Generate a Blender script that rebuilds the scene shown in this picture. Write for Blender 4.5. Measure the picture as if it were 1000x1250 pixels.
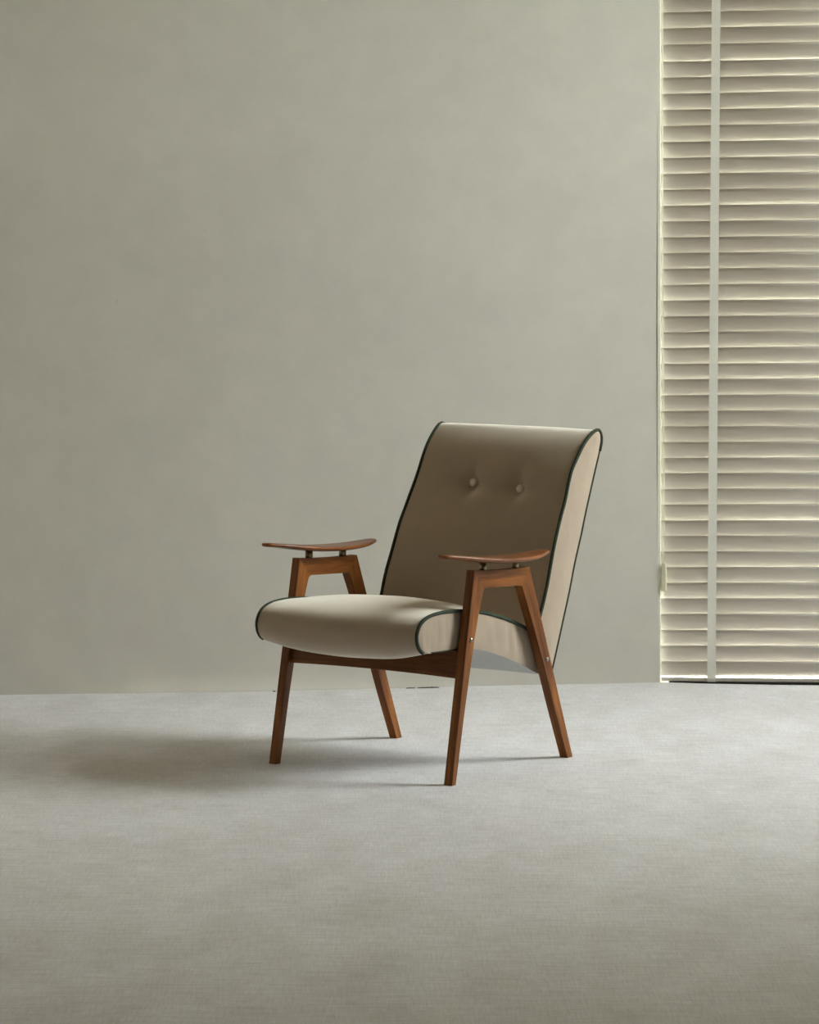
import bpy, bmesh, math, random
from mathutils import Vector, noise as mnoise
random.seed(7)
for o in list(bpy.data.objects):
    bpy.data.objects.remove(o)
SC = bpy.context.scene
COL = SC.collection

# ------------------------------------------------------------------ camera
F_PX, HOR, CAM_H = 3549.93, 345.94, 1.32992
cam_d = bpy.data.cameras.new('camera')
cam = bpy.data.objects.new('camera', cam_d)
COL.objects.link(cam)
cam.location = (0, 0, CAM_H)
cam.rotation_euler = (math.pi / 2, 0, 0)
cam_d.sensor_fit = 'VERTICAL'
cam_d.sensor_height = 30.0
cam_d.lens = F_PX / 1250 * 30.0
cam_d.shift_y = -(625 - HOR) / 1250
cam_d.clip_start = 0.05
cam_d.clip_end = 200
SC.camera = cam

# ------------------------------------------------------------------ daylight
world = bpy.data.worlds.new('overcast_sky')
SC.world = world
world.use_nodes = True
bg = world.node_tree.nodes['Background']
bg.inputs['Color'].default_value = (0.99, 0.995, 1.02, 1)
bg.inputs['Strength'].default_value = 32.0
SC.view_settings.view_transform = 'Standard'
SC.view_settings.look = 'None'
SC.view_settings.gamma = 1.0
SC.view_settings.use_curve_mapping = False
SC.view_settings.exposure = 0.26

# room numbers (metres; camera stands at x 0, y 0 and looks along +y)
RIGHT_X = 4.2            # face of the right wall
LEFT_X = -3.2
FRONT_Y = -1.6           # wall behind the camera
CEIL_Z = 5.0
WIN_Y0, WIN_Y1, WIN_Z0, WIN_Z1 = 7.4, 9.2, 1.6, 4.7   # open window in the right wall
BL_X0, BL_Y0 = 0.836, 9.70   # left end of the window wall
BL_K = -0.105                # its depth change per metre to the right


def portal(name, loc, rot, sx, sy):
    l = bpy.data.lights.new(name, 'AREA')
    l.shape = 'RECTANGLE'
    l.size, l.size_y = sx, sy
    l.cycles.is_portal = True
    o = bpy.data.objects.new(name, l)
    COL.objects.link(o)
    o.location = loc
    o.rotation_euler = rot
    return o


portal('daylight_portal', (RIGHT_X + 0.36, (WIN_Y0 + WIN_Y1) / 2, (WIN_Z0 + WIN_Z1) / 2),
       (0, math.pi / 2, 0), WIN_Z1 - WIN_Z0, WIN_Y1 - WIN_Y0)
portal('daylight_portal_blind', (1.44, 9.85, 1.35), (-math.pi / 2, 0, -0.1046), 1.2, 2.7)

# ------------------------------------------------------------------ materials


def new_mat(name):
    m = bpy.data.materials.new(name)
    m.use_nodes = True
    nt = m.node_tree
    b = nt.nodes['Principled BSDF']
    return m, nt, b


def N(nt, kind, **kw):
    n = nt.nodes.new(kind)
    for k, v in kw.items():
        if k in n.inputs:
            n.inputs[k].default_value = v
        else:
            setattr(n, k, v)
    return n


def ramp(nt, fac, stops):
    r = nt.nodes.new('ShaderNodeValToRGB')
    e = r.color_ramp.elements
    while len(e) < len(stops):
        e.new(0.5)
    for i, (p, c) in enumerate(stops):
        e[i].position = p
        e[i].color = (*c, 1)
    nt.links.new(fac, r.inputs['Fac'])
    return r


def mix(nt, a, b, fac, mode='MIX'):
    m = nt.nodes.new('ShaderNodeMix')
    m.data_type = 'RGBA'
    m.blend_type = mode
    for s, v in ((m.inputs[6], a), (m.inputs[7], b)):
        if hasattr(v, 'links'):
            nt.links.new(v, s)
        else:
            s.default_value = (*v, 1)
    if hasattr(fac, 'links'):
        nt.links.new(fac, m.inputs[0])
    else:
        m.inputs[0].default_value = fac
    return m.outputs[2]


def coords(nt, scale, kind='Object', attr=None):
    if attr:
        a = nt.nodes.new('ShaderNodeAttribute')
        a.attribute_name = attr
        src = a.outputs['Vector']
    else:
        a = nt.nodes.new('ShaderNodeTexCoord')
        src = a.outputs[kind]
    mp = nt.nodes.new('ShaderNodeMapping')
    mp.inputs['Scale'].default_value = scale
    nt.links.new(src, mp.inputs['Vector'])
    return mp.outputs['Vector']


def noise(nt, vec, scale, detail=3.0, rough=0.55, dist=0.0):
    n = N(nt, 'ShaderNodeTexNoise', Scale=scale, Detail=detail, Roughness=rough, Distortion=dist)
    nt.links.new(vec, n.inputs['Vector'])
    return n.outputs['Fac']


def bump(nt, b, height, strength, dist=0.01):
    n = N(nt, 'ShaderNodeBump', Strength=strength, Distance=dist)
    nt.links.new(height, n.inputs['Height'])
    nt.links.new(n.outputs['Normal'], b.inputs['Normal'])


def mat_plaster(name, base, var=0.06, warm=(0.0, 0.0, 0.0)):
    m, nt, b = new_mat(name)
    v = coords(nt, (1, 1, 1))
    big = noise(nt, v, 1.3, 5, 0.6)
    mid = noise(nt, v, 9.0, 6, 0.65)
    fine = noise(nt, v, 120.0, 2)
    lo = tuple(c * (1 - var) for c in base)
    hi = tuple(c * (1 + var) for c in base)
    c1 = ramp(nt, big, [(0.3, lo), (0.7, hi)]).outputs['Color']
    c2 = ramp(nt, mid, [(0.35, (0.94, 0.945, 0.95)), (0.65, (1.0, 1.0, 1.0))]).outputs['Color']
    col = mix(nt, c1, c2, 1.0, 'MULTIPLY')
    # a few specks
    vo = N(nt, 'ShaderNodeTexVoronoi', Scale=3.2)
    nt.links.new(v, vo.inputs['Vector'])
    sp = ramp(nt, vo.outputs['Distance'], [(0.0, (0.72, 0.70, 0.66)), (0.018, (1, 1, 1))]).outputs['Color']
    col = mix(nt, col, sp, 0.8, 'MULTIPLY')
    nt.links.new(col, b.inputs['Base Color'])
    b.inputs['Roughness'].default_value = 0.85
    h = mix(nt, mid, fine, 0.25)
    bump(nt, b, h, 0.12, 0.004)
    return m


def mat_floor():
    m, nt, b = new_mat('troweled_floor')
    big = noise(nt, coords(nt, (0.8, 0.5, 1)), 1.6, 5, 0.6)
    blot = noise(nt, coords(nt, (1, 0.45, 1)), 7.0, 6, 0.65)
    warp = noise(nt, coords(nt, (200, 14, 1)), 1.0, 3, 0.6)
    weft = noise(nt, coords(nt, (9, 75, 1)), 1.0, 3, 0.6)
    fine = noise(nt, coords(nt, (240, 110, 1)), 1.0, 2)
    c1 = ramp(nt, big, [(0.32, FLOOR_LO), (0.68, FLOOR_HI)]).outputs['Color']
    c2 = ramp(nt, blot, [(0.3, (0.84, 0.825, 0.80)), (0.68, (1.0, 1.0, 1.0))]).outputs['Color']
    c3 = ramp(nt, weft, [(0.3, (0.84, 0.84, 0.84)), (0.65, (1.0, 1.0, 1.0))]).outputs['Color']
    c4 = ramp(nt, warp, [(0.3, (0.86, 0.86, 0.86)), (0.65, (1.0, 1.0, 1.0))]).outputs['Color']
    c5 = ramp(nt, fine, [(0.3, (0.9, 0.9, 0.9)), (0.62, (1.0, 1.0, 1.0))]).outputs['Color']
    col = c1
    for c in (c2, c3, c4, c5):
        col = mix(nt, col, c, 1.0, 'MULTIPLY')
    vo = N(nt, 'ShaderNodeTexVoronoi', Scale=2.6)
    nt.links.new(coords(nt, (1.0, 0.6, 1)), vo.inputs['Vector'])
    sp = ramp(nt, vo.outputs['Distance'], [(0.0, (0.55, 0.5, 0.45)), (0.012, (1, 1, 1))]).outputs['Color']
    col = mix(nt, col, sp, 0.6, 'MULTIPLY')
    nt.links.new(col, b.inputs['Base Color'])
    b.inputs['Roughness'].default_value = 0.62
    b.inputs['Specular IOR Level'].default_value = 0.35
    bump(nt, b, mix(nt, weft, warp, 0.5), 0.15, 0.003)
    return m


FLOOR_LO, FLOOR_HI = (0.77, 0.765, 0.81), (0.84, 0.838, 0.885)


def mat_velvet(name, base, sheen=0.6, wrinkle=0.0, nap=0.62):
    m, nt, b = new_mat(name)
    v = coords(nt, (1, 1, 1))
    big = noise(nt, v, 9.0, 4, 0.6)
    fine = noise(nt, v, 420.0, 2)
    lo = tuple(c * 0.93 for c in base)
    hi = tuple(min(1, c * 1.06) for c in base)
    c1 = ramp(nt, big, [(0.3, lo), (0.7, hi)]).outputs['Color']
    c2 = ramp(nt, fine, [(0.3, (0.88, 0.88, 0.88)), (0.65, (1, 1, 1))]).outputs['Color']
    nt.links.new(mix(nt, c1, c2, 1.0, 'MULTIPLY'), b.inputs['Base Color'])
    b.inputs['Roughness'].default_value = 0.9
    b.inputs['Specular IOR Level'].default_value = 0.15
    b.inputs['Sheen Weight'].default_value = sheen
    b.inputs['Sheen Roughness'].default_value = 0.35
    b.inputs['Sheen Tint'].default_value = (1.0, 0.98, 0.93, 1)
    # raised pile that lights up at grazing angles
    pile = nt.nodes.new('ShaderNodeBsdfSheen')
    pile.distribution = 'ASHIKHMIN'
    pile.inputs['Color'].default_value = (0.5 * nap, 0.5 * nap, 0.46 * nap, 1)
    pile.inputs['Roughness'].default_value = 0.7
    ad = nt.nodes.new('ShaderNodeAddShader')
    nt.links.new(b.outputs[0], ad.inputs[0])
    nt.links.new(pile.outputs[0], ad.inputs[1])
    nt.links.new(ad.outputs[0], nt.nodes['Material Output'].inputs['Surface'])
    if wrinkle:
        w = noise(nt, coords(nt, (4, 14, 4)), 1.6, 2, 0.45, 0.3)
        bump(nt, b, w, wrinkle, 0.012)
    else:
        bump(nt, b, fine, 0.08, 0.002)
    return m


def mat_wood(name, dark, light, rough=0.34):
    m, nt, b = new_mat(name)
    v = coords(nt, (3.0, 38, 38), attr='grain')
    g = noise(nt, v, 1.0, 5, 0.6, 0.7)
    pores = noise(nt, coords(nt, (14, 320, 320), attr='grain'), 1.0, 2)
    blot = noise(nt, coords(nt, (5, 9, 9), attr='grain'), 1.0, 3)
    c1 = ramp(nt, g, [(0.28, dark), (0.72, light)]).outputs['Color']
    c2 = ramp(nt, pores, [(0.3, (0.72, 0.70, 0.68)), (0.55, (1, 1, 1))]).outputs['Color']
    c3 = ramp(nt, blot, [(0.3, (0.74, 0.70, 0.66)), (0.7, (1.1, 1.1, 1.1))]).outputs['Color']
    col = mix(nt, c1, c2, 1.0, 'MULTIPLY')
    col = mix(nt, col, c3, 1.0, 'MULTIPLY')
    nt.links.new(col, b.inputs['Base Color'])
    b.inputs['Roughness'].default_value = rough
    b.inputs['Specular IOR Level'].default_value = 0.22
    b.inputs['Coat Weight'].default_value = 0.06
    b.inputs['Coat Roughness'].default_value = 0.25
    bump(nt, b, pores, 0.06, 0.001)
    return m


def mat_plain(name, color, rough=0.5, metal=0.0, nscale=40.0, var=0.08, trans=0.0):
    m, nt, b = new_mat(name)
    n = noise(nt, coords(nt, (1, 1, 1)), nscale, 3)
    c = ramp(nt, n, [(0.3, tuple(x * (1 - var) for x in color)), (0.7, tuple(min(1, x * (1 + var)) for x in color))])
    nt.links.new(c.outputs['Color'], b.inputs['Base Color'])
    b.inputs['Roughness'].default_value = rough
    b.inputs['Metallic'].default_value = metal
    if trans:
        t = nt.nodes.new('ShaderNodeBsdfTranslucent')
        nt.links.new(c.outputs['Color'], t.inputs['Color'])
        ms = nt.nodes.new('ShaderNodeMixShader')
        ms.inputs[0].default_value = trans
        nt.links.new(b.outputs[0], ms.inputs[1])
        nt.links.new(t.outputs[0], ms.inputs[2])
        nt.links.new(ms.outputs[0], nt.nodes['Material Output'].inputs['Surface'])
    return m


def mat_slat():
    m, nt, b = new_mat('slat_paint')
    n = noise(nt, coords(nt, (2.5, 60, 60)), 1.0, 4)
    c = ramp(nt, n, [(0.3, (0.62, 0.575, 0.53)), (0.7, (0.665, 0.62, 0.575))]).outputs['Color']
    nt.links.new(c, b.inputs['Base Color'])
    b.inputs['Roughness'].default_value = 0.5
    t = nt.nodes.new('ShaderNodeBsdfTranslucent')
    nt.links.new(c, t.inputs['Color'])
    ms = nt.nodes.new('ShaderNodeMixShader')
    ms.inputs[0].default_value = SLAT_TRANS
    nt.links.new(b.outputs[0], ms.inputs[1])
    nt.links.new(t.outputs[0], ms.inputs[2])
    nt.links.new(ms.outputs[0], nt.nodes['Material Output'].inputs['Surface'])
    return m


SLAT_TRANS = 0.075


def mat_glass():
    m, nt, b = new_mat('window_glass')
    tr = nt.nodes.new('ShaderNodeBsdfTransparent')
    tr.inputs['Color'].default_value = (0.95, 0.98, 0.95, 1)
    gl = nt.nodes.new('ShaderNodeBsdfGlossy')
    gl.inputs['Roughness'].default_value = 0.02
    ms = nt.nodes.new('ShaderNodeMixShader')
    ms.inputs[0].default_value = 0.06
    nt.links.new(tr.outputs[0], ms.inputs[1])
    nt.links.new(gl.outputs[0], ms.inputs[2])
    nt.links.new(ms.outputs[0], nt.nodes['Material Output'].inputs['Surface'])
    return m


def mat_grass():
    m, nt, b = new_mat('lawn')
    n = noise(nt, coords(nt, (1, 1, 1)), 6.0, 6, 0.7)
    c = ramp(nt, n, [(0.3, (0.07, 0.11, 0.055)), (0.7, (0.17, 0.21, 0.13))])
    nt.links.new(c.outputs['Color'], b.inputs['Base Color'])
    b.inputs['Roughness'].default_value = 0.9
    return m


M_WALL = mat_plaster('sage_white_plaster', (0.55, 0.53, 0.482), 0.035)
M_ROOM = mat_plaster('room_plaster', (0.64, 0.525, 0.385), 0.035)
M_FLOOR = mat_floor()
M_VELVET = mat_velvet('taupe_velvet', (0.355, 0.283, 0.22))
M_SIDE = mat_velvet('taupe_velvet_side', (0.355, 0.283, 0.22), 0.1, 0.16, 0.12)
M_BUTTON = mat_velvet('button_velvet', (0.72, 0.62, 0.57))
M_PIPING = mat_velvet('green_piping', (0.042, 0.056, 0.040), 0.0, 0.0, 0.0)
M_DUST = mat_plain('grey_dust_cover', (0.50, 0.50, 0.49), 0.95, 0, 200)
M_WOOD = mat_wood('stained_beech', (0.075, 0.020, 0.003), (0.33, 0.118, 0.024), 0.42)
M_ARM = mat_wood('armrest_wood', (0.13, 0.042, 0.013), (0.30, 0.11, 0.034), 0.3)
M_RAIL = mat_wood('seat_rail_wood', (0.085, 0.028, 0.008), (0.21, 0.075, 0.021), 0.42)
M_STEEL = mat_plain('brushed_steel', (0.30, 0.29, 0.28), 0.3, 1.0, 120)
M_BRASS = mat_plain('dull_brass', (0.30, 0.25, 0.17), 0.35, 1.0, 120)
M_SLAT = mat_slat()
M_TAPE = mat_plain('woven_tape', (0.90, 0.89, 0.83), 0.85, 0, 300, 0.05, 0.1)
M_CORD = mat_plain('cord_cotton', (0.66, 0.61, 0.49), 0.85, 0, 200, 0.05)
M_TASSEL = mat_plain('tassel_plastic', (0.66, 0.64, 0.47), 0.5, 0, 60, 0.05)
M_TRIM = mat_plain('cream_trim_paint', (0.74, 0.73, 0.63), 0.5, 0, 25, 0.04)
M_FRAME = mat_plain('window_frame_paint', (0.60, 0.58, 0.50), 0.45, 0, 25, 0.04)
M_DARK = mat_plain('dark_gap', (0.03, 0.026, 0.02), 0.9, 0, 30)
M_GLASS = mat_glass()
M_GRASS = mat_grass()

# ------------------------------------------------------------------ mesh helpers


def link(name, me, mat, parent=None, smooth=False):
    me.name = name
    o = bpy.data.objects.new(name, me)
    COL.objects.link(o)
    if mat:
        me.materials.append(mat)
    if parent:
        o.parent = parent
    if smooth:
        for p in me.polygons:
            p.use_smooth = True
    return o


def pydata(name, verts, faces, mat, parent=None, smooth=False, recalc=True):
    me = bpy.data.meshes.new(name)
    me.from_pydata([tuple(v) for v in verts], [], faces)
    if recalc:
        bm = bmesh.new()
        bm.from_mesh(me)
        bmesh.ops.recalc_face_normals(bm, faces=bm.faces)
        bm.to_mesh(me)
        bm.free()
    me.update()
    return link(name, me, mat, parent, smooth)


def box_geo(x0, x1, y0, y1, z0, z1):
    v = [(x, y, z) for x in (x0, x1) for y in (y0, y1) for z in (z0, z1)]
    f = [(0, 1, 3, 2), (4, 6, 7, 5), (0, 4, 5, 1), (2, 3, 7, 6), (0, 2, 6, 4), (1, 5, 7, 3)]
    return v, f


def boxes(name, lst, mat, parent=None):
    vs, fs = [], []
    for b in lst:
        v, f = box_geo(*b)
        k = len(vs)
        vs += v
        fs += [tuple(i + k for i in q) for q in f]
    return pydata(name, vs, fs, mat, parent)


def bevel(o, w, seg=2, angle=0.6):
    m = o.modifiers.new('bevel', 'BEVEL')
    m.width = w
    m.segments = seg
    m.limit_method = 'ANGLE'
    m.angle_limit = angle
    return o


def spline(pts, n):
    """Catmull-Rom through the points, resampled to n even steps."""
    P = [Vector(p) for p in pts]
    P = [2 * P[0] - P[1]] + P + [2 * P[-1] - P[-2]]
    dense = []
    for i in range(1, len(P) - 2):
        for k in range(16):
            t = k / 16
            a, b, c, d = P[i - 1], P[i], P[i + 1], P[i + 2]
            dense.append(0.5 * ((2 * b) + (c - a) * t + (2 * a - 5 * b + 4 * c - d) * t * t + (3 * b - a - 3 * c + d) * t ** 3))
    dense.append(P[-2])
    L = [0.0]
    for i in range(1, len(dense)):
        L.append(L[-1] + (dense[i] - dense[i - 1]).length)
    out, j = [], 0
    for k in range(n):
        s = L[-1] * k / (n - 1)
        while j < len(L) - 2 and L[j + 1] < s:
            j += 1
        t = (s - L[j]) / max(1e-9, L[j + 1] - L[j])
        out.append(dense[j].lerp(dense[j + 1], min(1, max(0, t))))
    return out


def grid_mesh(name, rows, mat, parent, smooth=True):
    n, m = len(rows), len(rows[0])
    vs = [p for r in rows for p in r]
    fs = [(i * m + j, i * m + j + 1, (i + 1) * m + j + 1, (i + 1) * m + j) for i in range(n - 1) for j in range(m - 1)]
    return pydata(name, vs, fs, mat, parent, smooth)


def tube(name, pts, r, mat, parent, seg=8, cap=True):
    P = [Vector(p) for p in pts]
    vs, fs = [], []
    up = Vector((1, 0, 0.001))
    for i, p in enumerate(P):
        t = (P[min(i + 1, len(P) - 1)] - P[max(i - 1, 0)]).normalized()
        a = up - t * up.dot(t)
        if a.length < 1e-4:
            a = Vector((0, 1, 0)) - t * t.y
        a.normalize()
        b = t.cross(a)
        for k in range(seg):
            q = 2 * math.pi * k / seg
            vs.append(p + r * (math.cos(q) * a + math.sin(q) * b))
    n = len(P)
    for i in range(n - 1):
        for k in range(seg):
            k2 = (k + 1) % seg
            fs.append((i * seg + k, i * seg + k2, (i + 1) * seg + k2, (i + 1) * seg + k))
    if cap:
        fs.append(tuple(range(seg))[::-1])
        fs.append(tuple((n - 1) * seg + k for k in range(seg)))
    return pydata(name, vs, fs, mat, parent, True)


def lathe(name, prof, mat, parent, axis='x', seg=20, loc=(0, 0, 0)):
    """prof: (radius, height) pairs along the axis."""
    vs, fs = [], []
    for r, h in prof:
        for k in range(seg):
            q = 2 * math.pi * k / seg
            a, b = r * math.cos(q), r * math.sin(q)
            vs.append((h, a, b) if axis == 'x' else (a, b, h) if axis == 'z' else (a, h, b))
    n = len(prof)
    for i in range(n - 1):
        for k in range(seg):
            k2 = (k + 1) % seg
            fs.append((i * seg + k, i * seg + k2, (i + 1) * seg + k2, (i + 1) * seg + k))
    fs.append(tuple(range(seg)))
    fs.append(tuple((n - 1) * seg + k for k in range(seg)))
    o = pydata(name, vs, fs, mat, parent, True)
    o.location = loc
    return o


def tag(o, label=None, cat=None, group=None, kind=None):
    for k, v in (('label', label), ('category', cat), ('group', group), ('kind', kind)):
        if v:
            o[k] = v
    return o


def grain(o, origin, axis):
    """Store per-vertex (along, across, across) coordinates for the wood grain."""
    a = Vector(axis).normalized()
    b = Vector((1, 0, 0)) if abs(a.x) < 0.9 else Vector((0, 1, 0))
    b = (b - a * a.dot(b)).normalized()
    c = a.cross(b)
    me = o.data
    at = me.attributes.new('grain', 'FLOAT_VECTOR', 'POINT')
    o0 = Vector(origin)
    rnd = Vector((random.random() * 9, random.random() * 9, random.random() * 9))
    for i, v in enumerate(me.vertices):
        d = v.co - o0
        at.data[i].vector = Vector((d.dot(a), d.dot(b), d.dot(c))) + rnd
    return o


# ------------------------------------------------------------------ the setting
def base_y(x):
    """Depth of the foot of the plaster wall (hand-finished, not quite straight)."""
    pts = [(-4.2, 9.30), (-2.6, 9.365), (-1.327, 9.42), (-0.95, 9.437), (-0.613, 9.465), (-0.25, 9.525), (0.108, 9.590), (0.45, 9.65), (0.837, 9.712)]
    for (a, b), (c, d) in zip(pts, pts[1:]):
        if x <= c:
            t = (x - a) / (c - a)
            return b + (d - b) * t
    return pts[-1][1]


def smooth_base(x):
    """Face of the wall: flat, a few degrees off square to the camera."""
    return 9.581 + 0.139 * x if x > -1.9 else 9.3169 + 0.05 * (x + 1.9)


def foot_offset(x):
    """How far the foot of the plaster wanders from the flat face."""
    return max(-0.03, min(0.003, sum(base_y(x + d) for d in (-0.2, -0.1, 0, 0.1, 0.2)) / 5 - smooth_base(x))) if -1.9 < x < 0.7 else 0.0


def window_y(x):
    return BL_Y0 + BL_K * (x - BL_X0)


# plaster wall behind the chair
xs = [LEFT_X - 0.25 + i * (0.832 - LEFT_X + 0.25) / 90 for i in range(91)]
zs = [-0.05, 0.0, 0.006, 0.015, 0.03, 0.06, 0.12] + [0.12 + (CEIL_Z - 0.12) * i / 24 for i in range(1, 25)]
rows = []
for z in zs:
    r = []
    for x in xs:
        y = smooth_base(x)
        if z < 0.06:   # the plaster meets the floor in an uneven little cove
            k = (1 - max(z, 0) / 0.06) ** 2
            y += k * foot_offset(x)
            y -= k * (0.006 + 0.016 * (mnoise.noise((x * 3.1, 2.0, 0.3)) * 0.5 + 0.25 * mnoise.noise((x * 11, 5.0, 0.3))))
        y += 0.004 * mnoise.noise((x * 0.9, z * 0.9, 4.0))
        r.append((x, y, z))
    rows.append(r)
nfront = len(xs) * len(zs)
vs = [p for r in rows for p in r]
m_ = len(xs)
fs = [(i * m_ + j, i * m_ + j + 1, (i + 1) * m_ + j + 1, (i + 1) * m_ + j) for i in range(len(zs) - 1) for j in range(m_ - 1)]
# thickness: end face at the window corner, rear face
k = len(vs)
for z in zs:
    vs.append((0.832, rows[0][-1][1] + 0.14, z))
k3 = len(vs)
for r in rows:
    vs.append(r[-1])
for i in range(len(zs) - 1):
    fs.append((k3 + i, k + i, k + i + 1, k3 + i + 1))
k2 = len(vs)
for z in (zs[0], zs[-1]):
    vs.append((LEFT_X - 0.25, 9.7, z))
fs.append((k, k2, k2 + 1, k + len(zs) - 1))
wall_back = pydata('wall_back', vs, fs, M_WALL, None, True)
tag(wall_back, 'pale sage plaster wall behind the armchair', None, None, 'structure')

# floor: a slab whose far edge follows the wall and stops short of the blind
xe = [LEFT_X - 0.2, -2.2, -1.5, -1, -0.5, -0.25, 0, 0.25, 0.5, 0.7, 0.8, 0.836, 0.86, 0.9, 0.95, 1.0, 1.1, 1.2, 1.3, 1.4, 1.6, 2.4, 3.2, RIGHT_X + 0.1]


def floor_edge(x):
    if x < 0.832:
        return smooth_base(x) + 0.05
    d = min(1.0, max(0.0, (x - 0.86) / 0.16))
    return window_y(x) - 0.004 - 0.020 * d + 0.006 * mnoise.noise((x * 9, 1.0, 7.0))


ys = [FRONT_Y - 0.1, 0, 2, 4, 6, 8, 9.0]
rows = []
for y in ys:
    rows.append([(x, y, 0.0) for x in xe])
rows.append([(x, floor_edge(x), 0.0) for x in xe])
rows.append([(x, floor_edge(x) + 0.001, -0.06) for x in xe])
floor = grid_mesh('floor', rows, M_FLOOR, None, False)
tag(floor, 'pale grey troweled floor with a fine woven look', None, None, 'structure')

# crumbled gaps where the plaster meets the floor
for x0, x1, hh in ((-0.012, 0.020, 0.0022), (0.024, 0.098, 0.0034), (-0.446, -0.436, 0.0026)):
    cv, cf, n_ = [], [], 12
    for i in range(n_ + 1):
        x = x0 + (x1 - x0) * i / n_
        e = math.sin(math.pi * i / n_) ** 0.5
        h_ = hh * e * (0.6 + 0.6 * abs(mnoise.noise((x * 60, 3, 1)))) + 0.0003
        yb = smooth_base(x)
        y_ = yb + foot_offset(x) - 0.024 - 0.006 * mnoise.noise((x * 8, 0, 0))
        cv += [(x, y_, 0.0), (x, y_ + 0.012, h_), (x, y_ + 0.02, -0.002)]
    for i in range(n_):
        for k_ in range(3):
            cf.append((i * 3 + k_, i * 3 + (k_ + 1) % 3, (i + 1) * 3 + (k_ + 1) % 3, (i + 1) * 3 + k_))
    pydata('crack', cv, cf, M_DARK, wall_back)

# near-black block below the blind: gap shade put into its colour, stops light leaking
sv, sf = [], []
for x in (0.868, RIGHT_X):
    zt_ = 0.0022 + 0.005 * (x - 0.84)      # its lip follows the underside of the bottom rail
    for (dy, z) in ((-0.001, zt_), (0.046, zt_), (0.046, -0.06), (-0.001, -0.06)):
        sv.append((x, window_y(x) + dy, z))
sf = [(0, 1, 2, 3), (4, 7, 6, 5), (0, 4, 5, 1), (1, 5, 6, 2), (2, 6, 7, 3), (3, 7, 4, 0)]
tag(pydata('gap_shade_block', sv, sf, M_DARK), 'near-black block under the blind, coloured as the shade of the gap', None, None, 'structure')

# thin cream bead down the wall corner beside the blind
tv, tf_ = box_geo(0.8258, 0.8374, 9.6955, 9.708, 0.0, CEIL_Z)
tag(bevel(pydata('trim_2', tv, tf_, M_TRIM), 0.002), 'thin cream corner bead between wall and blind', None, None, 'structure')

# window wall to the right of the corner: opening behind the blind
OP_X1 = 2.05


def prism_wall(name, x0, x1, z0, z1, th=0.25):
    v = []
    for x in (x0, x1):
        for dy in (0.10, 0.10 + th):
            for z in (z0, z1):
                v.append((x, window_y(x) + dy, z))
    f = [(0, 1, 3, 2), (4, 6, 7, 5), (0, 4, 5, 1), (2, 3, 7, 6), (0, 2, 6, 4), (1, 5, 7, 3)]
    return v, f


vs, fs = [], []
for a in ((OP_X1, RIGHT_X + 0.4, -0.05, CEIL_Z), (0.832, OP_X1, 2.74, CEIL_Z)):
    v, f = prism_wall('w', *a)
    k = len(vs)
    vs += v
    fs += [tuple(i + k for i in q) for q in f]
tag(pydata('wall_window', vs, fs, M_ROOM), 'wall around the blind-covered window', None, None, 'structure')


def win_slant(name, parent, mat, segs, dy0, dy1):
    vs, fs = [], []
    for (x0, x1, z0, z1) in segs:
        k = len(vs)
        for x in (x0, x1):
            for dy in (dy0, dy1):
                for z in (z0, z1):
                    vs.append((x, window_y(x) + dy, z))
        fs += [tuple(i + k for i in q) for q in [(0, 1, 3, 2), (4, 6, 7, 5), (0, 4, 5, 1), (2, 3, 7, 6), (0, 2, 6, 4), (1, 5, 7, 3)]]
    return pydata(name, vs, fs, mat, parent)


win1 = bpy.data.objects.new('window_1', None)
COL.objects.link(win1)
tag(win1, 'tall floor-length window hidden behind the cream blind', None, None, 'structure')
win_slant('window_frame', win1, M_FRAME, [(0.832, 0.850, -0.03, 2.74), (1.99, 2.05, -0.03, 2.74), (0.85, 1.99, 2.68, 2.74), (0.85, 1.99, -0.03, 0.0), (1.415, 1.475, 0.0, 2.68)], 0.13, 0.19)
for x0, x1 in ((0.85, 1.415), (1.475, 1.99)):
    win_slant('pane', win1, M_GLASS, [(x0, x1, 0.0, 2.68)], 0.158, 0.162)

# right wall with the open daylight window
WY0, WY1, WZ0, WZ1 = WIN_Y0, WIN_Y1, WIN_Z0, WIN_Z1
XR0, XR1 = RIGHT_X, RIGHT_X + 0.35
tag(boxes('wall_right', [(XR0, XR1, FRONT_Y, WY0, -0.05, CEIL_Z), (XR0, XR1, WY1, 9.75, -0.05, CEIL_Z),
                         (XR0, XR1, WY0, WY1, -0.05, WZ0), (XR0, XR1, WY0, WY1, WZ1, CEIL_Z)], M_ROOM),
    'wall with the daylight window right of the camera view', None, None, 'structure')
win2 = bpy.data.objects.new('window_2', None)
COL.objects.link(win2)
tag(win2, 'daylight window in the right wall', None, None, 'structure')
fx0, fx1, t = XR0 + 0.27, XR0 + 0.32, 0.05
boxes('window_frame', [(fx0, fx1, WY0, WY0 + t, WZ0, WZ1), (fx0, fx1, WY1 - t, WY1, WZ0, WZ1),
                       (fx0, fx1, WY0 + t, WY1 - t, WZ0, WZ0 + t), (fx0, fx1, WY0 + t, WY1 - t, WZ1 - t, WZ1)], M_FRAME, win2)
for q in range(1, 5):   # deep fins, added out of view to cut light on the near floor
    yq = WY0 + (WY1 - WY0) * q / 5
    boxes('light_fin', [(XR0 - 0.02, fx1, yq - 0.02, yq + 0.02, WZ0 + t, WZ1 - t)], M_FRAME, win2)
boxes('pane', [(fx0 + 0.02, fx0 + 0.026, WY0 + t, WY1 - t, WZ0 + t, WZ1 - t)], M_GLASS, win2)

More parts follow.
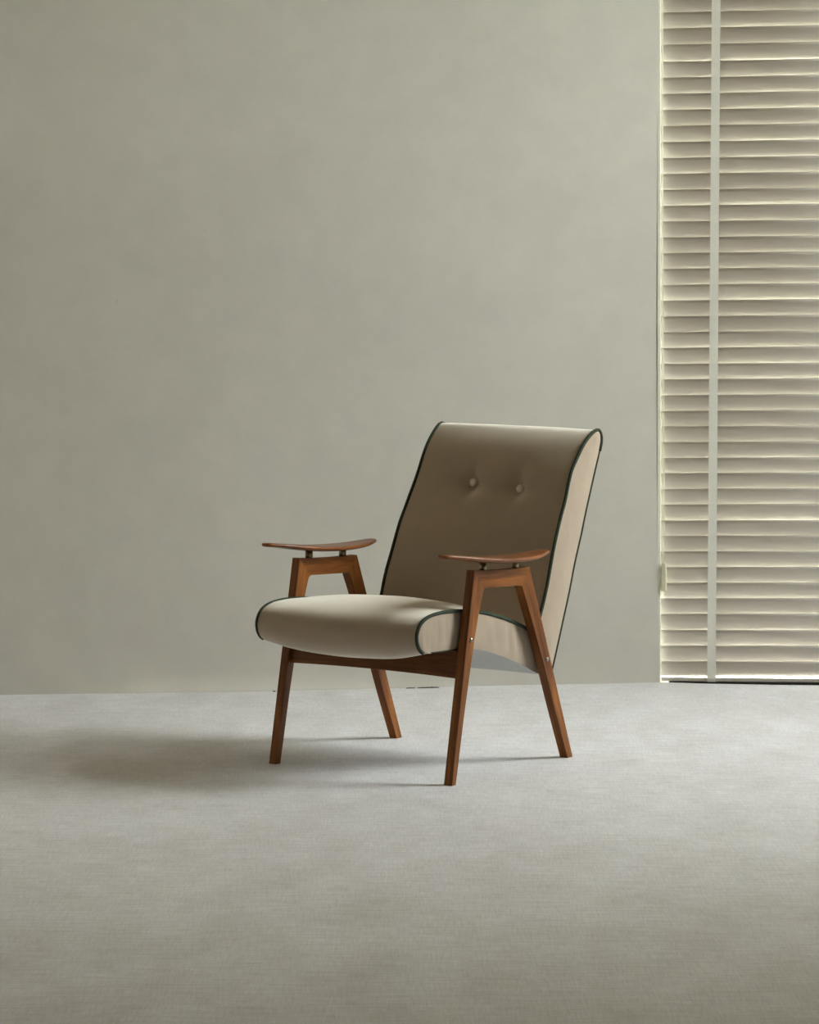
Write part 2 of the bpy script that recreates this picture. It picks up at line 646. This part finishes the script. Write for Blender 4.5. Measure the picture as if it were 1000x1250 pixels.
tag(boxes('wall_left', [(LEFT_X - 0.25, LEFT_X, FRONT_Y, 9.6, -0.05, CEIL_Z)], M_ROOM), 'wall left of the camera view', None, None, 'structure')
tag(boxes('wall_front', [(LEFT_X - 0.25, XR1, FRONT_Y - 0.25, FRONT_Y, -0.05, CEIL_Z)], M_ROOM), 'wall behind the camera', None, None, 'structure')
tag(boxes('ceiling', [(LEFT_X - 0.25, XR1, FRONT_Y - 0.25, 10.1, CEIL_Z, CEIL_Z + 0.2)], M_ROOM), 'plain plaster ceiling', None, None, 'structure')
gr = boxes('ground', [(-30, 40, -25, 45, -0.25, -0.12)], M_GRASS)
tag(gr, 'green lawn outside the windows', None, None, 'structure')

# ------------------------------------------------------------------ venetian blind
blind = bpy.data.objects.new('venetian_blind', None)
COL.objects.link(blind)
blind.location = (BL_X0, BL_Y0, 0)
blind.rotation_euler = (0, 0, math.atan(BL_K))
tag(blind, 'closed cream venetian blind covering the tall window beside the plaster wall', 'blind')
# local frame: x along the blind, y outwards (away from the room), z up
B_LEN = 1.19
ROLL = -0.0135          # the slats hang a touch out of level


def v_to_z(v, D=BL_Y0):
    return CAM_H - (v - HOR) * D / F_PX


lines = [15.1, 34.6, 54.4, 75.3, 94.8, 114.7, 134.2, 153.8, 173.4, 193.0, 212.4, 231.9, 251.3, 270.6, 290, 309.2, 328.4, 348, 367.3, 386.5,
         405.7, 425.1, 444.6, 463.5, 483.0, 502, 521, 540.1, 559.5, 578.2, 597.4, 616.5, 635.9, 654.8, 673.7, 692.8, 712, 731.2, 750, 769.8, 788.9, 807.9]
tops = [v_to_z(v) for v in lines]           # top edge (room side) of each slat, at the blind's left end
z = tops[0]
while z + 0.0532 < 2.62:
    z += 0.0532
    tops.insert(0, z)
CH, TH = 0.0630, 0.0028
TILT = math.radians(77)
prof = []
for i in range(7):                          # gently crowned slat section, (y, z) from the room-side top edge
    s = i / 6
    c = 0.0022 * (1 - (2 * s - 1) ** 2)
    prof.append((s * CH * math.cos(TILT) - c * math.sin(TILT), -s * CH * math.sin(TILT) - c * math.cos(TILT)))
back_off = (TH * math.sin(TILT), TH * math.cos(TILT))
ring = prof + [(a + back_off[0], b + back_off[1]) for a, b in reversed(prof)]


def slat_mesh():
    n = len(ring)
    vs = [(x, a, b) for x in (0.0, B_LEN) for a, b in ring]
    fs = [(i, (i + 1) % n, n + (i + 1) % n, n + i) for i in range(n)] + [tuple(range(n))[::-1], tuple(range(n, 2 * n))]
    me = bpy.data.meshes.new('slat')
    me.from_pydata(vs, [], fs)
    bm = bmesh.new()
    bm.from_mesh(me)
    bmesh.ops.recalc_face_normals(bm, faces=bm.faces)
    bm.to_mesh(me)
    bm.free()
    me.materials.append(M_SLAT)
    for p in me.polygons:
        p.use_smooth = len(p.vertices) == 4 and abs(p.normal.x) < 0.5 and p.area > 0.006
    return me


SLAT_ME = slat_mesh()
for i, zt in enumerate(tops):
    o = bpy.data.objects.new('slat', SLAT_ME)
    COL.objects.link(o)
    o.parent = blind
    # out-of-level hang dies out towards the bottom rail
    o.location = (-0.0005 + 0.0008 * random.uniform(-1, 1), 0.012 + 0.0012 * random.uniform(-1, 1), zt)
    if i == len(tops) - 1:      # the lowest slat stops clear of the bottom rail
        o.scale = (1, 0.82, 0.82)
    o.rotation_euler = (random.uniform(-0.035, 0.02), -0.0135 + random.uniform(-0.0012, 0.0012), 0)
br_ = boxes('bottom_rail', [(0.004, B_LEN, 0.006, 0.040, 0.0026, 0.0150)], M_SLAT, blind)
br_.rotation_euler = (0, -0.005, 0)
bevel(br_, 0.002)
hr = boxes('head_rail', [(0.0, B_LEN + 0.004, 0.0, 0.06, 2.655, 2.72)], M_SLAT, blind)
bevel(hr, 0.003)


def strip_mesh(name, pts, w0, mat, parent, th=0.0008):
    """A band following (x, y, z) centre points, width along x."""
    rows = []
    for (x, y, z) in pts:
        rows.append([(x - w0 / 2, y, z), (x + w0 / 2, y, z)])
    o = grid_mesh(name, rows, mat, parent, False)
    s = o.modifiers.new('solid', 'SOLIDIFY')
    s.thickness = th
    s.offset = 0
    return o


def tape_at(x_bot, x_top, yy):
    pts = []
    for i in range(60):
        s = i / 59
        z = 0.0145 + (2.655 - 0.0145) * s
        ph = (z / 0.0525) % 1.0
        pts.append((x_bot + (x_top - x_bot) * s, yy + 0.0006 * math.sin(2 * math.pi * ph), z))
    return pts


# front ladder tapes with their wrap round the bottom rail
for xb, xt in ((0.1705, 0.1885), (1.02, 1.02),):
    pts = [(xb, 0.041, 0.0032), (xb, 0.003, 0.0032), (xb, 0.002, 0.014)] + tape_at(xb, xt, 0.004)
    strip_mesh('ladder_tape', pts, 0.0285, M_TAPE, blind)
    # rear tape on the window side
    strip_mesh('rear_tape', [(x, 0.042, z) for x, y, z in tape_at(xb, xt, 0)], 0.0285, M_TAPE, blind)
# pull cords and tassel at the blind's left edge
zc = v_to_z(688)
tube('pull_cord', [(0.004 + 0.002 * math.sin(i * 0.3) * 0.2 + 0.004 * (i / 20), 0.004, 2.66 + (zc - 2.66) * i / 20) for i in range(21)], 0.0011, M_CORD, blind, 6)
tube('pull_cord', [(0.0075 + 0.0065 * (i / 20) ** 2, 0.005, 2.66 + (zc - 2.66) * i / 20) for i in range(21)], 0.0011, M_CORD, blind, 6)
tz1, tz0 = v_to_z(687), v_to_z(721)
ts = []
for w, z in ((0.0065, tz1), (0.009, tz1 - 0.008), (0.0105, tz1 - 0.045), (0.010, tz0 + 0.004), (0.0085, tz0)):
    ts.append([(0.0122 + w * a, -0.0035 + 0.006 * b, z) for a, b in ((-1, -.6), (-.6, -1), (.6, -1), (1, -.6), (1, .6), (.6, 1), (-.6, 1), (-1, .6), (-1, -.6))])
tas = grid_mesh('tassel', ts, M_TASSEL, blind, False)
tb = bmesh.new()
tb.from_mesh(tas.data)
bmesh.ops.remove_doubles(tb, verts=tb.verts, dist=1e-5)
bmesh.ops.holes_fill(tb, edges=[e for e in tb.edges if e.is_boundary])
tb.to_mesh(tas.data)
tb.free()

# ------------------------------------------------------------------ armchair
chair = bpy.data.objects.new('armchair', None)
COL.objects.link(chair)
chair.location = (0.034194, 8.112226, 0)
chair.rotation_euler = (0, 0, math.radians(324.0284))
tag(chair, 'taupe velvet armchair with green piping and stained wooden A-shaped arms', 'armchair')
# local frame: +x sitter's left (towards the window side), +y to the rear, z up
W2, T = 0.310, 0.0262


def frame_part(name, poly, side, mat, axis, origin, mitre=(), parent=chair, inset=0.0):
    xo = side * (W2 - inset)
    xi = side * (W2 - T + inset)
    n = len(poly)
    vs = [(xo, y, z) for y, z in poly] + [(xi, y, z) for y, z in poly]
    fs = [tuple(range(n)), tuple(range(n, 2 * n))[::-1]] + [(i, (i + 1) % n, n + (i + 1) % n, n + i) for i in range(n)]
    o = pydata(name, vs, fs, mat, parent)
    grain(o, (0, *origin), (0, *axis))
    # soften every edge except along the mitred joints
    me = o.data
    wt = me.attributes.new('bevel_weight_edge', 'FLOAT', 'EDGE')
    joint = {i for i, q in enumerate(poly) for m_pt in mitre if abs(q[0] - m_pt[0]) + abs(q[1] - m_pt[1]) < 1e-6}
    at_joint = [min(range(n), key=lambda j: abs(poly[j][0] - v.co.y) + abs(poly[j][1] - v.co.z)) in joint for v in me.vertices]
    for e in me.edges:
        a, b = e.vertices
        wt.data[e.index].value = 0.0 if at_joint[a] and at_joint[b] else 1.0
    bv = o.modifiers.new('bevel', 'BEVEL')
    bv.width = 0.0022
    bv.segments = 2
    bv.limit_method = 'WEIGHT'
    return o


def arc(corner, p_from, p_to, r, n=6):
    """Fillet points at a corner between two directions, plus the middle index."""
    c = Vector(corner)
    a = (Vector(p_from) - c).normalized()
    b = (Vector(p_to) - c).normalized()
    ang = a.angle(b)
    d = r / math.tan(ang / 2)
    cen = c + (a + b).normalized() * (r / math.sin(ang / 2))
    s, e = c + a * d, c + b * d
    a0 = math.atan2(s.y - cen.y, s.x - cen.x)
    a1 = math.atan2(e.y - cen.y, e.x - cen.x)
    da = (a1 - a0 + math.pi) % (2 * math.pi) - math.pi
    return [(cen.x + r * math.cos(a0 + da * k / n), cen.y + r * math.sin(a0 + da * k / n)) for k in range(n + 1)]


TF, TR = (-0.1895, 0.5623), (0.0766, 0.5512)
OF, OR = (-0.1450, 0.5110), (0.0395, 0.5030)
fl_in = [(-0.2752, 0.0), (-0.2365, 0.18), (-0.1880, 0.378), (-0.1600, 0.470)]
rl_in = [(0.2705, 0.0), (0.2070, 0.14), (0.1430, 0.288), (0.0950, 0.390)]
arcF = arc(OF, fl_in[-1], OR, 0.017)
arcR = arc(OR, OF, rl_in[-1], 0.007)
front_poly = [(-0.2954, 0.0), TF] + [arcF[3], arcF[2], arcF[1], arcF[0]] + fl_in[::-1]
rear_poly = [(0.2954, 0.0)] + rl_in + [arcR[6], arcR[5], arcR[4], arcR[3]] + [TR]
top_dip = [(TF[0] + (TR[0] - TF[0]) * s, TF[1] + (TR[1] - TF[1]) * s - 0.0034 * 4 * s * (1 - s)) for s in (0.2, 0.35, 0.5, 0.65, 0.8)]
rail_poly = [TF] + top_dip + [TR] + [arcR[3], arcR[2], arcR[1], arcR[0]] + [arcF[6], arcF[5], arcF[4], arcF[3]]

ARM_ZB = [(-0.338, 0.6045), (-0.28, 0.597), (-0.223, 0.5885), (-0.165, 0.581), (-0.111, 0.5755), (-0.05, 0.572), (0.028, 0.571), (0.08, 0.573), (0.126, 0.5775), (0.166, 0.5825)]


def interp(tab, x):
    for (a, b), (c, d) in zip(tab, tab[1:]):
        if x <= c:
            return b + (d - b) * max(0, (x - a)) / (c - a)
    return tab[-1][1]


def armrest(side, xc):
    st = 44
    y0, y1 = -0.338, 0.166
    zt = spline([(0, a, b) for a, b in ARM_ZB], 80)
    tab = [(p.y, p.z) for p in zt]
    vs, fs, seg = [], [], 20
    for i in range(st + 1):
        e = 0.5 - 0.5 * math.cos(math.pi * i / st)
        y = y0 + (y1 - y0) * e
        s = 2 * e - 1
        # plan outline: boat shape, wider behind the middle, blunt tips
        w = 0.0415 * (1 - abs(s) ** 2.3) ** 0.85 * (1 + 0.10 * s) + 0.0125 * min(1, (1 - abs(s)) / 0.03) ** 0.5
        w = max(w, 0.0016)
        tip = min(1, (1 - abs(s)) / 0.03) ** 0.5
        th = (0.0105 + 0.0070 * (1 - s * s)) * (0.35 + 0.65 * tip)
        zb = interp(tab, y)
        zm = zb + (0.0105 + 0.0070 * (1 - s * s)) / 2
        for k in range(seg):
            q = 2 * math.pi * k / seg
            cx, cz = math.cos(q), math.sin(q)
            px = math.copysign(abs(cx) ** 0.6, cx) * w
            pz = math.copysign(abs(cz) ** 0.6, cz) * th / 2
            rel = px / max(w, 1e-4)
            dish = 0.0022 * (rel * rel - 0.5) if cz > 0 else 0.0012 * (rel * rel)
            vs.append((xc + px, y, zm + pz + dish * (1 - s * s)))
    for i in range(st):
        for k in range(seg):
            k2 = (k + 1) % seg
            fs.append((i * seg + k, i * seg + k2, (i + 1) * seg + k2, (i + 1) * seg + k))
    fs.append(tuple(range(seg)))
    fs.append(tuple(st * seg + k for k in range(seg)))
    o = pydata('armrest', vs, fs, M_ARM, chair, True)
    grain(o, (xc, 0, 0.58), (0, 1, 0))
    return o


XS = 0.271     # half width of the cushions
for side in (1, -1):
    fl = frame_part('front_leg', front_poly, side, M_WOOD, (0.185, 0.98), (-0.25, 0.25), (TF, arcF[3]))
    rl = frame_part('rear_leg', rear_poly, side, M_WOOD, (-0.37, 0.93), (0.2, 0.25), (TR, arcR[3]))
    ar = frame_part('arm_rail', rail_poly, side, M_WOOD, (1, -0.04), (0, 0.53), (TF, TR, arcF[3], arcR[3]))
    for leg, (by, bz) in ((fl, (-0.206, 0.378)), (rl, (0.163, 0.288))):
        # domed bolt head on the outer face, spacer on the inner face
        pr = [(0.0066, 0.0), (0.0068, 0.0012), (0.0060, 0.0028), (0.0042, 0.0042), (0.0018, 0.0049), (0.0003, 0.005)]
        lathe('bolt', [(r, side * h) for r, h in pr], M_STEEL, leg, 'x', 18, (side * (W2 - 0.0004), by, bz))
        lathe('spacer', [(0.007, 0.0), (0.007, side * 0.016)], M_STEEL, leg, 'x', 14, (side * (W2 - T - 0.0158), by, bz))
    xc = 0.305 if side > 0 else -0.291
    am = armrest(side, xc)
    for py, z0, z1 in ((-0.1305, 0.5530, 0.5800), (0.0250, 0.5470, 0.5760)):
        lathe('post', [(0.0105, z0), (0.0105, z1)], M_BRASS, am, 'z', 16, (side * 0.297, py, 0))

# front seat rail between the front legs, following their slope, slightly arched below
rows = []
NX = 16
tilt = (0.1895 - 0.2954) / -0.5623      # run per rise of the leg front
sec = []
for i in range(NX + 1):
    u = -1 + 2 * i / NX
    x = u * (W2 - T)
    zb = 0.2745 + 0.0045 * (1 - u * u)
    ring4 = []
    for dy, z in ((0.0, zb), (0.0, 0.362), (0.022, 0.362), (0.022, zb)):
        yl = -0.2954 + tilt * z + 0.0125
        ring4.append((x, yl + dy, z))
    sec.append(ring4 + [ring4[0]])
fr_v = [p for s in sec for p in s[:4]]
fr_f = [(i * 4 + k, i * 4 + (k + 1) % 4, (i + 1) * 4 + (k + 1) % 4, (i + 1) * 4 + k) for i in range(NX) for k in range(4)] + [(0, 1, 2, 3), tuple(NX * 4 + k for k in range(4))[::-1]]
fr = pydata('front_rail', fr_v, fr_f, M_RAIL, chair)
grain(fr, (0, -0.23, 0.3), (1, 0, 0))
bevel(fr, 0.002, 2, 0.7)
# rear cross rail, hidden under the back cushion
rr = boxes('rear_rail', [(-W2 + T, W2 - T, 0.168, 0.190, 0.262, 0.312)], M_RAIL, chair)
grain(rr, (0, 0.2, 0.28), (1, 0, 0))

# ---- seat cushion
seat_top = spline([(0, 0.215, 0.335), (0, 0.165, 0.357), (0, 0.116, 0.376), (0, 0.076, 0.391), (0, 0.023, 0.409), (0, -0.047, 0.428), (0, -0.108, 0.441), (0, -0.205, 0.453),
                   (0, -0.285, 0.456), (0, -0.343, 0.451), (0, -0.381, 0.436), (0, -0.400, 0.409), (0, -0.398, 0.382), (0, -0.382, 0.361), (0, -0.360, 0.3535), (0, -0.338, 0.3535)], 64)
seat_low = spline([(0, 0.215, 0.236), (0, 0.170, 0.246), (0, 0.112, 0.270), (0, 0.040, 0.297), (0, -0.013, 0.314), (0, -0.073, 0.331), (0, -0.134, 0.3435), (0, -0.215, 0.350), (0, -0.300, 0.353), (0, -0.338, 0.3535)], 40)


seat_mid = spline([(0, 0.215, 0.345), (0, 0.165, 0.370), (0, 0.116, 0.393), (0, 0.076, 0.410), (0, 0.023, 0.431), (0, -0.047, 0.454), (0, -0.108, 0.467), (0, -0.190, 0.475),
                   (0, -0.270, 0.472), (0, -0.340, 0.462), (0, -0.395, 0.444), (0, -0.424, 0.420), (0, -0.430, 0.392), (0, -0.421, 0.360), (0, -0.394, 0.335), (0, -0.345, 0.323)], 64)
SWELL = [m - p for m, p in zip(seat_mid, seat_top)]


def seat_crown(i, u):
    """Outward swell of the cushion between its piped edges."""
    s = i / 63
    c = 1 - abs(u) ** 2.4
    p = seat_top[i]
    a = seat_top[min(i + 1, 63)] - seat_top[max(i - 1, 0)]
    n = Vector((0, a.z, -a.y)).normalized()      # outward (up on the top run)
    # swell of the middle: full over the top, less at the upper front, full again at the nose and below
    q = p + SWELL[i] * c
    # gathers beside the piping
    e = 1 - abs(u)
    q += n * 0.0016 * math.exp(-((e - 0.10) / 0.06) ** 2) * mnoise.noise((i * 0.35, u * 3, 1.0))
    q += n * 0.0022 * mnoise.noise((u * 2.3, s * 3.0, 3.0)) * c
    return q


NU = 48
rows = []
for k in range(NU + 1):
    u = -1 + 2 * k / NU
    u = math.copysign(1 - (1 - abs(u)) ** 1.25, u) if u else 0
    rows.append([(u * XS, q.y, q.z) for q in (seat_crown(i, u) for i in range(64))])
seat = grid_mesh('seat', rows, M_VELVET, chair)
# underside dust cover: arched, sloping down to the rear
rows = [[(u * XS, p.y, p.z) for p in seat_low] for u in (-1, -0.5, 0, 0.5, 1)]
dc = grid_mesh('dust_cover', rows, M_DUST, seat)
tag(dc, 'pale grey cloth under the seat')
for side in (1, -1):
    rows = []
    for i in range(64):
        s = i / 63
        a = seat_top[i]
        t_ = min(1, s / 0.76)
        fi = t_ * 39
        j = min(38, int(fi))
        b = seat_low[j].lerp(seat_low[j + 1], fi - j)
        r = []
        for k in range(11):
            v = k / 10
            p = a.lerp(b, v)
            bulge = 0.005 * math.sin(math.pi * v) ** 0.7
            wr = 0.0055 * math.sin(math.pi * min(1, v * 1.05)) * mnoise.noise((p.y * 44 + 0.3 * math.sin(p.z * 20), p.z * 5, 2.0 + side))
            wr *= 1.0 if p.y < 0.08 else 0.3
            r.append((side * (XS + bulge + wr), p.y, p.z))
        rows.append(r)
    grid_mesh('side_panel', rows, M_SIDE, seat)
    dx, pr_ = (0.001, 0.0050) if side > 0 else (-0.004, 0.0046)
    pts = [(side * (XS + dx), p.y, p.z) for p in seat_top[:61]]
    # curl of the piping end under the nose
    tube('piping', pts, pr_, M_PIPING, seat)
    tube('lower_piping', [(side * XS, p.y, p.z) for p in seat_low[28:]], 0.0019, M_PIPING, seat, 6)

# ---- back cushion
near_f = [(0.128, 0.300), (0.152, 0.345), (0.188, 0.408), (0.219, 0.477), (0.240, 0.540), (0.257, 0.590), (0.275, 0.634), (0.294, 0.676), (0.315, 0.718), (0.333, 0.766), (0.349, 0.800), (0.376, 0.833), (0.411, 0.870), (0.445, 0.895), (0.474, 0.908)]
far_f = [(0.118, 0.300), (0.140, 0.345), (0.172, 0.412), (0.198, 0.487), (0.229, 0.551), (0.250, 0.595), (0.268, 0.631), (0.292, 0.668), (0.315, 0.704), (0.340, 0.742), (0.363, 0.780), (0.390, 0.830), (0.416, 0.866), (0.450, 0.899), (0.474, 0.914)]
rear_ = [(0.494, 0.908), (0.505, 0.894), (0.506, 0.874), (0.493, 0.839), (0.474, 0.796), (0.448, 0.736), (0.423, 0.677), (0.398, 0.612), (0.367, 0.541), (0.335, 0.454), (0.302, 0.375), (0.281, 0.324), (0.253, 0.258), (0.246, 0.244)]
NB = 110
b_near = spline([(0, *p) for p in near_f + rear_], NB)
b_far = spline([(0, *p) for p in far_f + [(a, b + (0.004 if i < 3 else 0)) for i, (a, b) in enumerate(rear_)]], NB)
IT = max(range(NB), key=lambda i: b_near[i].z)     # crest index
BUTTONS = [(-0.066, 0.7475), (0.0985, 0.7455)]


def back_pt(i, u):
    a = b_far[i].lerp(b_near[i], (u + 1) / 2)
    d = b_near[min(i + 1, NB - 1)] - b_near[max(i - 1, 0)]
    n = Vector((0, -d.z, d.y)).normalized()     # outward normal on the front run
    c = 1 - abs(u) ** 2.6
    front = 1.0 if i < IT - 8 else max(0.0, 1 - (i - IT + 8) / 16)
    q = a + n * (0.012 * front + (0.003 if i > IT else 0)) * c
    if front > 0:
        x = u * XS
        dep = 0.0
        for bx, bz in BUTTONS:
            dx, dz = x - bx, q.z - bz
            r1 = math.sqrt((dx / 0.030) ** 2 + (dz / 0.026) ** 2)
            dep += 0.026 * math.exp(-r1 * 1.0)
            # soft creases running sideways and up from each button
            dep += 0.007 * math.exp(-(dz / 0.024) ** 2) * math.exp(-(dx / 0.10) ** 2)
            dep += 0.007 * math.exp(-(dx / 0.022) ** 2) * math.exp(-((dz - 0.03) / 0.05) ** 2)
        dep += 0.003 * math.exp(-((q.z - 0.748) / 0.03) ** 2) * c
        q = q - n * dep * front
        q += n * 0.0018 * mnoise.noise((u * 2.5, q.z * 9, 8.0)) * c * front
    # top edge dips very slightly between the piped ends
    if abs(i - IT) < 10:
        q.z -= 0.004 * c * (1 - abs(i - IT) / 10)
    return q


rows = []
for k in range(81):
    u = -1 + 2 * k / 80
    rows.append([(u * XS, q.y, q.z) for q in (back_pt(i, u) for i in range(NB))])
back = grid_mesh('backrest', rows, M_VELVET, chair)
for side, prof_ in ((1, b_near), (-1, b_far)):
    rows = []
    nH = 46
    fr_pts = spline([tuple(p) for p in prof_[:IT + 1]], nH)
    re_pts = spline([tuple(p) for p in prof_[IT:]][::-1], nH)
    for i in range(nH):
        r = []
        for k in range(9):
            v = k / 8
            p = fr_pts[i].lerp(re_pts[i], v)
            wd = (fr_pts[i] - re_pts[i]).length
            b = 0.006 * math.sin(math.pi * v) * min(1, wd / 0.05)
            b += 0.0012 * math.sin(math.pi * v) * mnoise.noise((p.z * 7, p.y * 22, 5.0))
            r.append((side * (XS + b), p.y, p.z))
        rows.append(r)
    grid_mesh('side_panel', rows, M_SIDE, back)
    tube('piping', [(side * (XS + 0.0012), p.y, p.z) for p in prof_[3:IT + 7]], 0.0050, M_PIPING, back)
    tube('rear_piping', [(side * (XS + 0.0005), p.y, p.z) for p in prof_[IT + 6:]], 0.0032, M_PIPING, back)
# underside of the back cushion
rows = [[(u * XS, p[0], p[1]) for p in ((0.170, 0.246), (0.21, 0.243), (0.246, 0.244))] for u in (-1, 0, 1)]
grid_mesh('bottom_panel', rows, M_DUST, back)
for bx, bz in BUTTONS:
    i = min(range(IT), key=lambda j: abs(back_pt(j, bx / XS).z - bz))
    q = back_pt(i, bx / XS)
    bt = lathe('button', [(0.0006, -0.0072), (0.006, -0.0062), (0.0098, -0.0040), (0.0122, -0.0008), (0.0126, 0.002), (0.011, 0.0045), (0.009, 0.007)], M_BUTTON, back, 'y', 20, (bx, q.y - 0.010, q.z + 0.003))
    bt.rotation_euler = (math.radians(-25), 0, 0)
    tag(bt, 'small pale covered button')
